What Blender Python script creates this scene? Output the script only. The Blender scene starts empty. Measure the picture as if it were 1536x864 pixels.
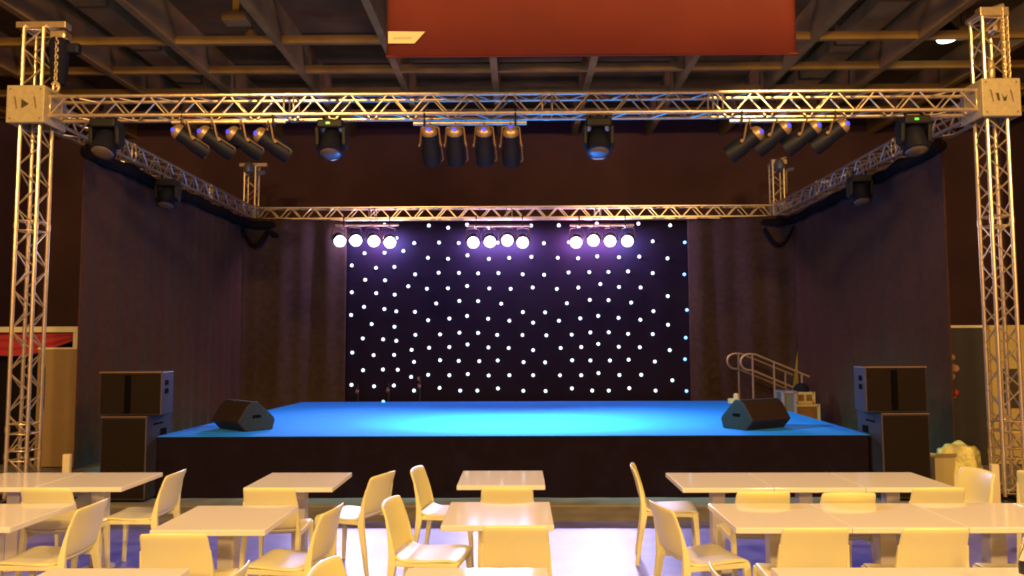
import bpy, math, random
from mathutils import Vector, Matrix
random.seed(7)
R = math.radians
sc = bpy.context.scene
C = sc.collection

# ------------------------------------------------------------------ camera
F, CX, CY = 1150.0, 768.0, 432.0
HC = 1.9
PITCH, YAW, ROLL = math.atan(82 / F), R(0.56), R(-0.22)
cd = bpy.data.cameras.new('camera')
cd.sensor_fit = 'HORIZONTAL'
cd.sensor_width = 36.0
cd.lens = F / 1536 * 36
cd.clip_start = 0.05
cam = bpy.data.objects.new('camera', cd)
C.objects.link(cam)
M = (Matrix.Rotation(YAW, 4, 'Z') @ Matrix.Rotation(math.pi / 2 + PITCH, 4, 'X') @ Matrix.Rotation(ROLL, 4, 'Z'))
cam.matrix_world = Matrix.Translation((0, 0, HC)) @ M
sc.camera = cam
cd.dof.use_dof = True
cd.dof.focus_distance = .8
cd.dof.aperture_fstop = 17
M3 = M.to_3x3()


def ray(px, py):
    return M3 @ Vector(((px - CX) / F, -(py - CY) / F, -1.0))


def at(px, py, D):
    """the place at distance D from the lens line (world y = D)"""
    d = ray(px, py)
    return Vector((0, 0, HC)) + d * (D / d.y)


# ------------------------------------------------------------------ materials
def mat(name, col, rough=0.5, metal=0.0, spec=0.5, emit=None, estr=0.0, noise=None, bump=None, trans=0.0, sheen=0.0, coat=0.0):
    m = bpy.data.materials.new(name)
    m.use_nodes = True
    nt = m.node_tree
    b = nt.nodes['Principled BSDF']
    b.inputs['Base Color'].default_value = (*col, 1)
    b.inputs['Roughness'].default_value = rough
    b.inputs['Metallic'].default_value = metal
    b.inputs['Specular IOR Level'].default_value = spec
    b.inputs['Transmission Weight'].default_value = trans
    b.inputs['Sheen Weight'].default_value = sheen
    b.inputs['Coat Weight'].default_value = coat
    if emit:
        b.inputs['Emission Color'].default_value = (*emit, 1)
        b.inputs['Emission Strength'].default_value = estr
    tc = None
    if noise or bump:
        tc = nt.nodes.new('ShaderNodeTexCoord')
    if noise:
        scale, amt = noise
        n = nt.nodes.new('ShaderNodeTexNoise')
        n.inputs['Scale'].default_value = scale
        n.inputs['Detail'].default_value = 6
        nt.links.new(tc.outputs['Object'], n.inputs['Vector'])
        r = nt.nodes.new('ShaderNodeValToRGB')
        r.color_ramp.elements[0].position = 0.3
        r.color_ramp.elements[1].position = 0.7
        r.color_ramp.elements[0].color = (*[c * (1 - amt) for c in col], 1)
        r.color_ramp.elements[1].color = (*[min(1, c * (1 + amt)) for c in col], 1)
        nt.links.new(n.outputs['Fac'], r.inputs['Fac'])
        nt.links.new(r.outputs['Color'], b.inputs['Base Color'])
    if bump:
        scale, st = bump
        n = nt.nodes.new('ShaderNodeTexNoise')
        n.inputs['Scale'].default_value = scale
        n.inputs['Detail'].default_value = 4
        nt.links.new(tc.outputs['Object'], n.inputs['Vector'])
        bp = nt.nodes.new('ShaderNodeBump')
        bp.inputs['Strength'].default_value = st
        bp.inputs['Distance'].default_value = 0.02
        nt.links.new(n.outputs['Fac'], bp.inputs['Height'])
        nt.links.new(bp.outputs['Normal'], b.inputs['Normal'])
    return m


MT = dict(
    concrete=mat('concrete', (.21, .19, .19), .75, noise=(3, .25), bump=(40, .15)),
    carpet=mat('carpet', (.20, .21, .74), .36, spec=.8, noise=(5, .16), bump=(60, .12)),
    yellow=mat('yellow_tape', (.36, .26, .12), .6),
    wall=mat('dark_wall', (.088, .042, .050), .9, spec=.2, noise=(.6, .2)),
    deck=mat('ceiling_deck', (.13, .072, .017), .9, spec=.2, noise=(1.2, .3)),
    beam=mat('ceiling_beam', (.30, .175, .045), .8, spec=.2, noise=(2, .2)),
    alu=mat('aluminium', (.78, .63, .42), .30, metal=.88, noise=(14, .12)),
    alubrace=mat('aluminium_brace', (.80, .66, .45), .31, metal=.85),
    sleeve=mat('sleeve_paint', (.40, .32, .17), .55, metal=.1, noise=(20, .1)),
    hole=mat('dark_hole', (.05, .035, .02), .8),
    black=mat('black_paint', (.009, .008, .008), .5, spec=.25, noise=(30, .2)),
    blackmetal=mat('black_metal', (.02, .017, .016), .35, metal=.3),
    capmetal=mat('worn_bronze_cap', (.42, .28, .15), .38, metal=.6, noise=(40, .25)),
    armmetal=mat('yoke_metal', (.21, .125, .075), .5, metal=.4),
    wedgebox=mat('wedge_paint', (.022, .012, .010), .6, spec=.25, noise=(30, .2)),
    matte=mat('matte_black', (.003, .002, .002), .9, spec=.05),
    grille=mat('grille', (.0105, .006, .004), .8, spec=.15, noise=(300, .5)),
    cabinet=mat('cabinet', (.035, .024, .036), .5, spec=.6, bump=(200, .1)),
    handle=mat('recess', (.10, .09, .11), .4),
    drape=mat('black_drape', (.066, .026, .016), .95, spec=.1, sheen=.08, noise=(9, .18)),
    drape2=mat('rear_drape', (.054, .034, .027), .95, spec=.1, sheen=.08, noise=(9, .18)),
    shade_and_black=mat('shade_and_black', (.009, .007, .008), .95, spec=.1),  # near black: painted shadow bands on the side drapes, also swags and booth back
    starcloth=mat('star_cloth', (.015, .010, .026), .95, spec=.1),
    skirt=mat('stage_skirt', (.0095, .005, .011), .95, spec=.1, noise=(6, .2)),
    stage=mat('stage_carpet', (.02, .23, .95), .85, spec=.15, noise=(25, .06), bump=(180, .2)),
    table=mat('white_laminate', (.76, .72, .62), .075, spec=.16, noise=(2, .02)),
    tleg=mat('table_leg', (.62, .56, .46), .4),
    chair=mat('chair_plastic', (.80, .74, .36), .33, spec=.5),
    banner=mat('banner', (.115, .018, .011), .75, spec=.2, noise=(1.5, .10)),
    patch=mat('patch', (.62, .50, .28), .7),
    print=mat('print', (.30, .22, .11), .8),
    door=mat('beige_laminate', (.30, .19, .085), .5, noise=(3, .06)),
    white=mat('white_paint', (.72, .62, .42), .5),
    swag=mat('red_fabric', (.42, .02, .035), .7, sheen=.2),
    panel=mat('grey_panel', (.030, .025, .027), .6, noise=(4, .1)),
    cream=mat('cream_panel', (.48, .36, .13), .6, noise=(4, .06)),
    tulle=mat('tulle', (.78, .70, .26), .4, noise=(8, .22), bump=(22, 1.0)),
    boxc=mat('cardboard', (.42, .33, .16), .7),
    stalk=mat('stalk', (.10, .09, .03), .7),
    petal=mat('petals', (.40, .20, .13), .7),
    petalred=mat('petals_red', (.55, .06, .05), .7),
    case=mat('case_panel', (.16, .075, .025), .5, noise=(20, .2)),
    casealu=mat('case_edge', (.52, .40, .22), .4, metal=.3),
    casepurple=mat('case_lilac', (.24, .17, .24), .4),
    grey=mat('grey_plastic', (.10, .10, .12), .4),
    rail=mat('rail', (.36, .27, .19), .4, metal=.4),
    bulb=mat('lamp_lens', (.9, .9, 1), .3, emit=(.90, .80, 1.0), estr=34),
    bulbpink=mat('lamp_lens_pink', (.9, .9, 1), .3, emit=(1.0, .70, 1.0), estr=30),
    bulbblue=mat('lamp_lens_blue', (.9, .9, 1), .3, emit=(.72, .82, 1.0), estr=34),
    star=mat('star_led', (.8, .9, 1), .3, emit=(.74, .97, 1.0), estr=2.6),
    starblue=mat('star_led_blue', (.6, .8, 1), .3, emit=(.12, .50, 1.0), estr=2.2),
    glint=mat('display_blue', (.02, .02, .2), .4, emit=(.09, .09, 1.0), estr=1.0),
    green=mat('led_green', (.1, .8, .1), .3, emit=(.08, .9, .05), estr=.8),
    lens=mat('head_lens', (.10, .07, .04), .22, spec=.8, coat=.5),
    headblue=mat('head_shell', (.006, .007, .018), .5, spec=.25),
    down=mat('downlight', (1, 1, 1), .3, emit=(.85, 1.0, .88), estr=9),
    lampoff=mat('lamp_off', (.28, .18, .08), .5),
    chain=mat('chain', (.55, .42, .22), .35, metal=.6),
    strap=mat('dark_strap', (.010, .010, .020), .9, spec=.1),
    label=mat('dark_label', (.02, .02, .03), .5),
    bcap=mat('bottle_cap', (.8, .75, .6), .4),
)
g = bpy.data.materials.new('clear_bottle'); g.use_nodes = True
b = g.node_tree.nodes['Principled BSDF']
b.inputs['Transmission Weight'].default_value = 1.0
b.inputs['Roughness'].default_value = 0.03
b.inputs['IOR'].default_value = 1.33
b.inputs['Base Color'].default_value = (.97, .97, .93, 1)
MT['glass'] = g


# ------------------------------------------------------------------ mesh building
class MB:
    def __init__(s):
        s.v, s.f = [], []

    def add(s, vs, fs):
        o = len(s.v)
        s.v += [tuple(v) for v in vs]
        s.f += [tuple(i + o for i in f) for f in fs]
        return s

    def box(s, x0, x1, y0, y1, z0, z1, m=None):
        vs = [Vector((x, y, z)) for x in (x0, x1) for y in (y0, y1) for z in (z0, z1)]
        if m is not None:
            vs = [m @ v for v in vs]
        return s.add(vs, [(0, 1, 3, 2), (4, 6, 7, 5), (0, 4, 5, 1), (2, 3, 7, 6), (0, 2, 6, 4), (1, 5, 7, 3)])

    def tube(s, p0, p1, r, n=8, r1=None, caps=True):
        p0, p1 = Vector(p0), Vector(p1)
        r1 = r if r1 is None else r1
        z = (p1 - p0).normalized()
        x = z.orthogonal().normalized() if abs(z.z) < .999 else Vector((1, 0, 0))
        if abs(z.z) < .95:
            x = z.cross(Vector((0, 0, 1))).normalized()
        y = z.cross(x)
        ring = [(math.cos(2 * math.pi * (i + .5) / n), math.sin(2 * math.pi * (i + .5) / n)) for i in range(n)]
        vs = [p0 + (x * a + y * b_) * r for a, b_ in ring] + [p1 + (x * a + y * b_) * r1 for a, b_ in ring]
        fs = [(i, (i + 1) % n, n + (i + 1) % n, n + i) for i in range(n)]
        if caps:
            fs += [tuple(range(n - 1, -1, -1)), tuple(range(n, 2 * n))]
        return s.add(vs, fs)

    def path(s, pts, r, n=8, closed=False):
        pts = [Vector(p) for p in pts]
        rings = []
        k = len(pts)
        up = None
        for i, p in enumerate(pts):
            a = pts[max(i - 1, 0)] if not closed else pts[i - 1]
            c = pts[min(i + 1, k - 1)] if not closed else pts[(i + 1) % k]
            t = (c - a).normalized()
            if up is None:
                up = t.orthogonal().normalized()
            up = (up - t * up.dot(t)).normalized()
            w = t.cross(up)
            rr = r[i] if isinstance(r, (list, tuple)) else r
            rings.append([p + (up * math.cos(2 * math.pi * j / n) + w * math.sin(2 * math.pi * j / n)) * rr for j in range(n)])
        vs = [v for rg in rings for v in rg]
        fs = []
        for i in range(k if closed else k - 1):
            a, c = i * n, ((i + 1) % k) * n
            for j in range(n):
                fs.append((a + j, a + (j + 1) % n, c + (j + 1) % n, c + j))
        if not closed:
            fs += [tuple(range(n - 1, -1, -1)), tuple(range((k - 1) * n, k * n))]
        return s.add(vs, fs)

    def lathe(s, prof, n=20, m=None):
        """prof: (radius, height) from bottom to top about local z"""
        vs = []
        for r, z in prof:
            for j in range(n):
                v = Vector((r * math.cos(2 * math.pi * j / n), r * math.sin(2 * math.pi * j / n), z))
                vs.append(m @ v if m is not None else v)
        fs = []
        for i in range(len(prof) - 1):
            for j in range(n):
                fs.append((i * n + j, i * n + (j + 1) % n, (i + 1) * n + (j + 1) % n, (i + 1) * n + j))
        fs += [tuple(range(n - 1, -1, -1)), tuple(range((len(prof) - 1) * n, len(prof) * n))]
        return s.add(vs, fs)

    def prism(s, poly, ax, a, c, m=None):
        """poly of 2-D points extruded along axis ax (0,1,2) from a to c"""
        def mk(p, t):
            q = [0, 0, 0]
            o = [i for i in range(3) if i != ax]
            q[o[0]], q[o[1]], q[ax] = p[0], p[1], t
            v = Vector(q)
            return m @ v if m is not None else v
        n = len(poly)
        vs = [mk(p, a) for p in poly] + [mk(p, c) for p in poly]
        fs = [tuple(range(n)), tuple(range(2 * n - 1, n - 1, -1))] + [(i, n + i, n + (i + 1) % n, (i + 1) % n) for i in range(n)]
        return s.add(vs, fs)

    def grid(s, fn, nu, nv):
        vs = [fn(i / nu, j / nv) for i in range(nu + 1) for j in range(nv + 1)]
        fs = [(i * (nv + 1) + j, (i + 1) * (nv + 1) + j, (i + 1) * (nv + 1) + j + 1, i * (nv + 1) + j + 1) for i in range(nu) for j in range(nv)]
        return s.add(vs, fs)

    def build(s, name, m, parent=None, smooth=True, ang=35, bevel=0, solid=0, sub=0, loc=None):
        me = bpy.data.meshes.new(name)
        me.from_pydata(s.v, [], s.f)
        me.update()
        import bmesh
        bm = bmesh.new(); bm.from_mesh(me)
        bmesh.ops.recalc_face_normals(bm, faces=bm.faces)
        bm.to_mesh(me); bm.free()
        if smooth:
            for p in me.polygons:
                p.use_smooth = True
            me.set_sharp_from_angle(angle=R(ang))
        me.materials.append(MT[m])
        o = bpy.data.objects.new(name, me)
        C.objects.link(o)
        if parent is not None:
            o.parent = parent
        if loc is not None:
            o.location = loc
        if solid:
            md = o.modifiers.new('solid', 'SOLIDIFY'); md.thickness = solid; md.offset = 0
        if bevel:
            md = o.modifiers.new('bevel', 'BEVEL'); md.width = bevel; md.segments = 2; md.limit_method = 'ANGLE'
            md.harden_normals = False
        if sub:
            md = o.modifiers.new('sub', 'SUBSURF'); md.levels = sub; md.render_levels = sub
        return o


def tag(o, label=None, cat=None, group=None, kind=None):
    if label: o['label'] = label
    if cat: o['category'] = cat
    if group: o['group'] = group
    if kind: o['kind'] = kind
    return o


def thing(name, label, cat, loc=(0, 0, 0), rz=0, group=None):
    o = bpy.data.objects.new(name, None)
    C.objects.link(o)
    o.location = loc
    o.rotation_euler = (0, 0, rz)
    o.empty_display_size = .1
    return tag(o, label, cat, group)


def dup(root, loc, rz, label, group=None):
    r = root.copy(); C.objects.link(r)
    r.location = loc; r.rotation_euler = (0, 0, rz); r['label'] = label
    if group: r['group'] = group
    for ch in list(root.children):
        c = ch.copy(); C.objects.link(c); c.parent = r
        for gch in list(ch.children):
            d = gch.copy(); C.objects.link(d); d.parent = c
    return r


def struct(o):
    o['kind'] = 'structure'
    return o


# ------------------------------------------------------------------ the hall
WB, WF, WX, ZC, ZB = 20.5, -9.0, 13.0, 8.2, 7.51
struct(MB().box(-WX, WX, WF, WB, -.2, 0).build('floor', 'concrete', smooth=False))
struct(MB().box(-WX, WX, WF, WB, ZC, ZC + .2).build('ceiling', 'deck', smooth=False))
struct(MB().box(-WX, WX, WB, WB + .2, -.2, ZC + .2).build('wall_back', 'wall', smooth=False))
struct(MB().box(-WX, WX, WF - .2, WF, -.2, ZC + .2).build('wall_front', 'wall', smooth=False))
struct(MB().box(-WX - .2, -WX, WF, WB, -.2, ZC + .2).build('wall_left', 'wall', smooth=False))
struct(MB().box(WX, WX + .2, WF, WB, -.2, ZC + .2).build('wall_right', 'wall', smooth=False))
n = 0
for k in range(13):
    x = -12.5 + 2.0 * k
    n += 1
    struct(MB().box(x - .07, x + .07, WF, WB, ZB - .02, ZC).build('trim_%d' % n, 'beam', smooth=False))
for y in (10.3, 12.0, 14.0, 15.55, 16.95, 18.6):
    n += 1
    struct(MB().box(-WX, WX, y - .05, y + .05, ZB, ZB + .15).build('trim_%d' % n, 'beam', smooth=False))
for i, (x, lab) in enumerate(((-7.5, 'broad brown duct running under the ceiling above the left tower'), (6.62, 'broad brown duct running under the ceiling beside the lit downlight'))):
    d = thing('ceiling_duct', lab, 'duct', (x, 0, ZB + .3))
    MB().box(-.28, .28, 4, 19.6, 0, .3).build('duct_body', 'beam', d, smooth=False, bevel=.02)
    for y in range(5, 19, 2):
        MB().box(-.30, .30, y - .03, y + .03, -.015, .39).build('flange', 'deck', d, smooth=False)

MC = MB().box(-WX + .2, WX - .2, WF + .2, 8.28, .0, .012)
cp = MC.build('event_carpet', 'carpet', smooth=False)
tag(cp, 'pale blue grey carpet laid under the tables and chairs', 'carpet')
yt = MB().box(-9, 9, 9.06, 9.13, 0, .004).build('floor_tape', 'yellow', smooth=False)
tag(yt, 'thin yellow tape line on the concrete along the stage foot', 'tape')


# ------------------------------------------------------------------ stage
def G(px, py, z):
    d = ray(px, py)
    return Vector((0, 0, HC)) + d * ((z - HC) / d.z)


ZS = .757
fl, fr, bl, br = G(238, 653.5, ZS), G(1310, 653.5, ZS), G(455, 602.5, ZS), G(1131, 601.5, ZS)
fl.y = fr.y = (fl.y + fr.y) / 2
bl.y = br.y = (bl.y + br.y) / 2
st = thing('stage', 'low wide stage with blue carpeted top and black skirt', 'stage', ((fl.x + fr.x) / 2, fl.y, 0))
o = st.location


def sh(p): return (p.x - o.x, p.y - o.y)


poly = [sh(fl), sh(fr), sh(br), sh(bl)]
MB().prism(poly, 2, ZS - .006, ZS).build('stage_top', 'stage', st, smooth=False)
inn = [(poly[0][0] + .016, poly[0][1] + .016), (poly[1][0] - .016, poly[1][1] + .016), (poly[2][0] - .016, poly[2][1] - .016), (poly[3][0] + .016, poly[3][1] - .016)]
m = MB()


def skirt_fn(a, c):
    L = math.dist(a, c)
    tx, ty = (c[0] - a[0]) / L, (c[1] - a[1]) / L

    def fn(u, v):
        w = .008 * math.sin(u * L * 9) + .006 * math.sin(u * L * 3.7 + 1)
        w *= .4 + .6 * (1 - v)
        return (a[0] + (c[0] - a[0]) * u + ty * w, a[1] + (c[1] - a[1]) * u - tx * w, .005 + (ZS - .0115) * v)
    return fn, int(L * 14)


for i in range(4):
    fn, nu = skirt_fn(inn[i], inn[(i + 1) % 4])
    m.grid(fn, nu, 4)
m.build('stage_skirt', 'skirt', st, ang=80)


# ------------------------------------------------------------------ truss
CH = .245 / 2     # half distance between chord centres


def box_truss(name, label, p0, p1, joints=(), period=.5, caps=True, group='aluminium roof trusses', cat='truss', extra=None):
    p0, p1 = Vector(p0), Vector(p1)
    t = thing(name, label, cat, p0, 0, group)
    L = (p1 - p0).length
    z = (p1 - p0) / L
    if abs(z.z) > .9:
        x = Vector((1, 0, 0)); y = Vector((0, 1, 0))
    else:
        y = Vector((0, 0, 1)); x = z.cross(y).normalized()
    cor = [(-1, -1), (1, -1), (1, 1), (-1, 1)]
    for a, b_ in cor:
        off = (x * a + y * b_) * CH
        mm = MB().tube(off, off + z * L, .0245, 10)
        mm.build('chord', 'alu', t)
    br = MB()
    nseg = max(2, round(L / (period / 2)))
    step = L / nseg
    for q in range(4):
        a, c = cor[q], cor[(q + 1) % 4]
        oa = (x * a[0] + y * a[1]) * CH
        oc = (x * c[0] + y * c[1]) * CH
        for i in range(nseg):
            s0, s1 = i * step + .018, (i + 1) * step - .018
            if (i + (q // 2)) % 2 == 0:
                br.tube(oa + z * s0, oc + z * s1, .0105, 6, caps=False)
            else:
                br.tube(oc + z * s0, oa + z * s1, .0105, 6, caps=False)
    br.build('lattice', 'alubrace', t)
    ends = [.03, L - .03]
    for jn in joints:
        ends += [jn - .06, jn + .06]
    proto = None
    for e in ends:
        if proto is None:
            proto = MB().path([(x * a + y * b_) * CH for a, b_ in cor], .0125, 6, closed=True).build('end_frame', 'alubrace', t, ang=80)
            fo = proto
        else:
            fo = proto.copy(); C.objects.link(fo); fo.parent = t
        fo.location = z * e
    proto = None
    for jn in joints:
        for a, b_ in cor:
            if proto is None:
                proto = MB().tube(z * -.035, z * .035, .030, 10).build('coupler', 'alu', t)
                fo = proto
            else:
                fo = proto.copy(); C.objects.link(fo); fo.parent = t
            fo.location = (x * a + y * b_) * CH + z * jn
    return t


DF, DB = 9.4, 17.2
ZT = 4.85
XL, XR = at(50, 300, DF).x, at(1492, 300, DF).x
XBL, XBR = at(377, 300, DB).x, at(1166, 300, DB).x
print('columns', XL, XR, XBL, XBR)
hb = .21
tf = box_truss('truss', 'front roof truss spanning the two near towers, hung with twelve black cans',
               (XL + hb, DF, ZT), (XR - hb, DF, ZT), joints=(3.0, 6.2, 8.3))
box_truss('truss', 'rear roof truss above the starry cloth, between the two far towers',
          (XBL + .17, DB, ZT - .02), (XBR - .17, DB, ZT - .02), joints=(2.6, 5.7, 7.7))
box_truss('truss', 'left side roof truss running back from the left tower above black drape',
          (XL, DF + hb, ZT), (XBL, DB - .17, ZT - .02), joints=(2.0, 5.0))
box_truss('truss', 'right side roof truss running back from the right tower above black drape',
          (XR, DF + hb, ZT), (XBR, DB - .17, ZT - .02), joints=(2.0, 5.0))


def tower(x, y, top, label, near, side):
    t = box_truss('truss_tower', label, (x, y, .06), (x, y, top), joints=(.5, .82, 3.3) if near else (.8, 3.3), cat='tower', group='aluminium truss towers')
    t.location = (x, y, 0)
    for ch in t.children:
        ch.location.z += .06
    bpm = MB().box(-.28, .28, -.28, .28, 0, .03)
    if near:
        bpm.box(-.04, .04, -.6, .6, .03, .08).box(-.32, .32, -.04, .04, .03, .08)
    bpm.build('base_plate', 'blackmetal', t, smooth=False, bevel=.006)
    # head section: beam across the top, roller and shackles
    h = MB()
    if side < 0:
        h.box(-.27, .36, -.07, .07, top + .02, top + .10)
        h.box(-.16, -.10, -.14, .14, top - .01, top + .03).box(.10, .16, -.14, .14, top - .01, top + .03)
    else:
        h.box(-.16, .19, -.16, -.04, top - .02, top + .09)
        h.box(-.16, -.07, -.06, .17, top - .01, top + .05).box(.08, .17, -.06, .17, top - .01, top + .05)
        h.tube((-.05, 0, top + .08), (.22, 0, top + .17), .035, 10)
    h.build('head_beam', 'alu', t, smooth=False, bevel=.006)
    h = MB()
    sx = .32 if side < 0 else .10
    zz = top - .02
    if near:
        h.tube((.30 if side < 0 else .12, -.06, zz - .10), (.30 if side < 0 else .12, .06, zz - .10), .07, 14)
        h.build('pulley', 'alu', t)
    return t


TT = 5.86
t1 = tower(XL, DF, TT, 'near left truss tower in front of the beige door', True, -1)
t2 = tower(XR, DF, TT + .06, 'near right truss tower beside the yellow bag', True, 1)
t3 = tower(XBL, DB, 5.9, 'far left truss tower behind the left side truss', False, -1)
t4 = tower(XBR, DB, 5.9, 'far right truss tower behind the right side truss', False, 1)


def chain_mb(x, y, z0, z1, mb):
    z = z0; k = 0
    while z > z1:
        pts = []
        for j in range(8):
            a = 2 * math.pi * j / 8
            dx, dz = .017 * math.cos(a), .032 * math.sin(a)
            pts.append((x + (dx if k % 2 else 0), y + (0 if k % 2 else dx), z + dz))
        mb.path(pts, .007, 5, closed=True)
        z -= .046; k += 1
    return mb


# chain hoists on the near towers
hl = thing('chain_hoist', 'dark chain hoist bag hanging from the near left tower head', 'hoist', (XL, DF, 0), 0, 'hoists on the near towers')
bag = MB()
bag.lathe([(.03, TT - .72), (.075, TT - .70), (.10, TT - .55), (.115, TT - .30), (.12, TT - .16), (.10, TT - .12), (.03, TT - .11)], 14, Matrix.Translation((.27, -.02, 0)))
bag.build('chain_bag', 'strap', hl)
MB().box(.17, .37, -.09, .07, TT - .13, TT - .02).build('motor', 'alu', hl, bevel=.02)
MB().box(.36, .52, -.05, .05, TT - .30, TT - .17).build('motor_wing', 'headblue', hl, bevel=.02)
chain_mb(.30, -.13, TT - .15, ZT + .25, MB()).build('chain', 'chain', hl)
chain_mb(-.20, -.02, TT - .02, ZT + .45, MB()).build('chain', 'chain', hl)
MB().path([(.30 + .05 * math.cos(a), -.13, ZT + .24 + .06 * math.sin(a)) for a in [R(q) for q in range(-150, 151, 30)]], .016, 8).build('hook', 'chain', hl)
hr = thing('chain_hoist', 'golden chain and motor hanging inside the near right tower head', 'hoist', (XR, DF, 0), 0, 'hoists on the near towers')
chain_mb(.105, -.16, TT + .12, ZT + .22, MB()).build('chain', 'chain', hr)
chain_mb(.17, -.14, TT + .02, ZT + .22, MB()).build('chain', 'chain', hr)
MB().lathe([(.03, 0), (.045, .03), (.045, .20), (.03, .24)], 12, Matrix.Translation((.0, -.05, ZT + .28))).build('motor', 'chain', hr)
for (x, lab, s) in ((XBL, 'dim hoist lump on the head of the far left tower', 1), (XBR, 'dim hoist lump on the head of the far right tower', 1)):
    hh = thing('chain_hoist', lab, 'hoist', (x, DB, 0), 0, 'hoists on the far towers')
    MB().lathe([(.04, 5.72), (.10, 5.76), (.12, 5.86), (.08, 5.96), (.03, 5.99)], 12, Matrix.Translation((.0, -.19, 0))).build('motor', 'grey', hh)
    MB().tube((.18 * s, -.12, 5.74), (.34 * s, -.12, 5.78), .05, 10).build('motor_wing', 'grey', hh)
    chain_mb(.16 * s, -.17, 5.7, 5.2, MB()).build('chain', 'chain', hh)


def sleeve(x, y, label, h, flip, grp):
    t = thing('sleeve_block', label, 'sleeve block', (x, y, ZT), 0, grp)
    e = h - .03
    ov = MB()
    # closed cube with a cut look: thick rounded plates on the sides and open chord holes shown as dark marks
    ov.box(-h, h, -h, -e, -h, h)
    ov.box(-h, h, e, h, -h, h)
    ov.box(-h, -e, -e, e, -h, h)
    ov.box(e, h, -e, e, -h, h)
    ov.build('side_plates', 'sleeve', t, smooth=False, bevel=.012)
    for s in (-1, 1):
        for ya in (-h + .02, h - .07):
            MB().box(-h + .02, h - .02, ya, ya + .05, s * (h - .012) - .012, s * (h - .012) + .012).build('cap_bar', 'sleeve', t, smooth=False, bevel=.006)
    hm = MB()
    yy = -h - .003
    tri = [(-.045, -.06), (.05, -.005), (-.045, .06)] if flip else [(-.07, .05), (-.035, .05), (-.02, -.05), (-.05, -.04)]
    hm.prism(tri, 1, yy, yy + .01)
    if not flip:
        hm.prism([(.0, .05), (.03, -.01), (.07, .03), (.05, -.05), (.02, -.05)], 1, yy, yy + .01)
    hm.build('cut_mark', 'hole', t, smooth=False)
    sl = MB()
    for sx in (-1, 1):
        sl.prism([(sx * .12 - .02, .09), (sx * .12, .09), (sx * .12 + .025, -.06), (sx * .12 + .01, -.06)], 1, yy, yy + .01)
    for sx in (-1, 1):
        for sz in (-1, 1):
            sl.tube((sx * (h - .05), yy, sz * (h - .05)), (sx * (h - .05), yy + .01, sz * (h - .05)), .012, 8)
    sl.build('bolt', 'armmetal', t, smooth=False)
    return t


sleeve(XL, DF, 'beige sleeve block around the near left tower', .235, True, 'sleeve blocks on the near towers')
sleeve(XR, DF, 'beige sleeve block around the near right tower', .235, False, 'sleeve blocks on the near towers')
sleeve(XBL, DB, 'small far sleeve block at the far left truss corner', .17, True, 'sleeve blocks on the far towers')
sleeve(XBR, DB, 'small far sleeve block at the far right truss corner', .17, False, 'sleeve blocks on the far towers')


# ------------------------------------------------------------------ stage lamps
def spot(name, loc, target, col, energy, deg, blend=.6, rad=.09):
    l = bpy.data.lights.new(name, 'SPOT')
    l.color = col; l.energy = energy; l.spot_size = R(deg); l.spot_blend = blend; l.shadow_soft_size = rad
    o = bpy.data.objects.new(name, l); C.objects.link(o)
    o.location = loc
    o.rotation_euler = (Vector(target) - Vector(loc)).to_track_quat('-Z', 'Y').to_euler()
    return o


def point(name, loc, col, energy, rad=.1):
    l = bpy.data.lights.new(name, 'POINT')
    l.color = col; l.energy = energy; l.shadow_soft_size = rad
    o = bpy.data.objects.new(name, l); C.objects.link(o); o.location = loc
    return o


def par_can(rear, d, zbar, label, group, lit=None, L=.41, glint_up=-1, r=.10):
    """rear: centre of the tail dish, d: beam direction"""
    rear, d = Vector(rear), Vector(d).normalized()
    t = thing('hanging_spotlight', label, 'stage lamp', rear, 0, group)
    q = d.to_track_quat('Z', 'Y').to_matrix().to_4x4()
    u = d.cross(Vector((0, 0, 1))).normalized()
    MB().lathe([(r * .93, .0), (r, .03), (r * 1.02, L * .45), (r * 1.18, L * .52), (r * 1.18, L), (r * 1.05, L), (r * 1.02, L - .05)], 20, q).build('can_body', 'headblue' if not lit else 'black', t)
    td = MB().lathe([(r * .12, -.083), (r * .5, -.073), (r * .8, -.05), (r * .97, -.018), (r * .97, .012)], 20, q).build('tail_dish', 'capmetal', t)
    MB().lathe([(r * .98, L - .035), (r * .9, L - .02), (r * .3, L - .012)], 18, q).build('lens', lit or 'lens', t)
    if not lit:
        e_ = (d * -.62 + Vector((0, -.75, .75 if glint_up > 0 else -.22))).normalized()
        MB().lathe([(.006, -.012), (.026, -.005), (.031, .003), (.026, .012)], 12, Matrix.Translation(e_ * (r * .93)) @ e_.to_track_quat('-Z', 'Y').to_matrix().to_4x4()).build('display', 'glint', td)
    piv = d * (L * .42)
    top = Vector((piv.x * .55, piv.y * .55, zbar - rear.z))
    ym = MB()
    w = r * 1.24
    for s in (-1, 1):
        a = piv + u * w * s
        ym.tube(a - d * .02, a + (top + u * w * s * .8 - a) * .82, .013, 6)
        ym.tube(a + (top + u * w * s * .8 - a) * .82, top - Vector((0, 0, .035)), .012, 6)
    ym.tube(top - Vector((0, 0, .05)), top + Vector((0, 0, .01)), .014, 8)
    ym.build('yoke', 'armmetal', t)
    for s in (-1, 1):
        a = piv + u * (w * s)
        MB().tube(a, a + u * s * .02, .022, 8).build('knob', 'armmetal', t)
    hm = MB()
    a = u * r * 1.1 + d * (L * .35); c = u * r * 1.25 + d * (L * .95)
    hm.path([a, a + u * .02 + Vector((0, 0, .02)), c + u * .02 + Vector((0, 0, .02)), c], .011, 6)
    if not lit:
        hm.build('side_arm', 'armmetal', t)
    return t


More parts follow.
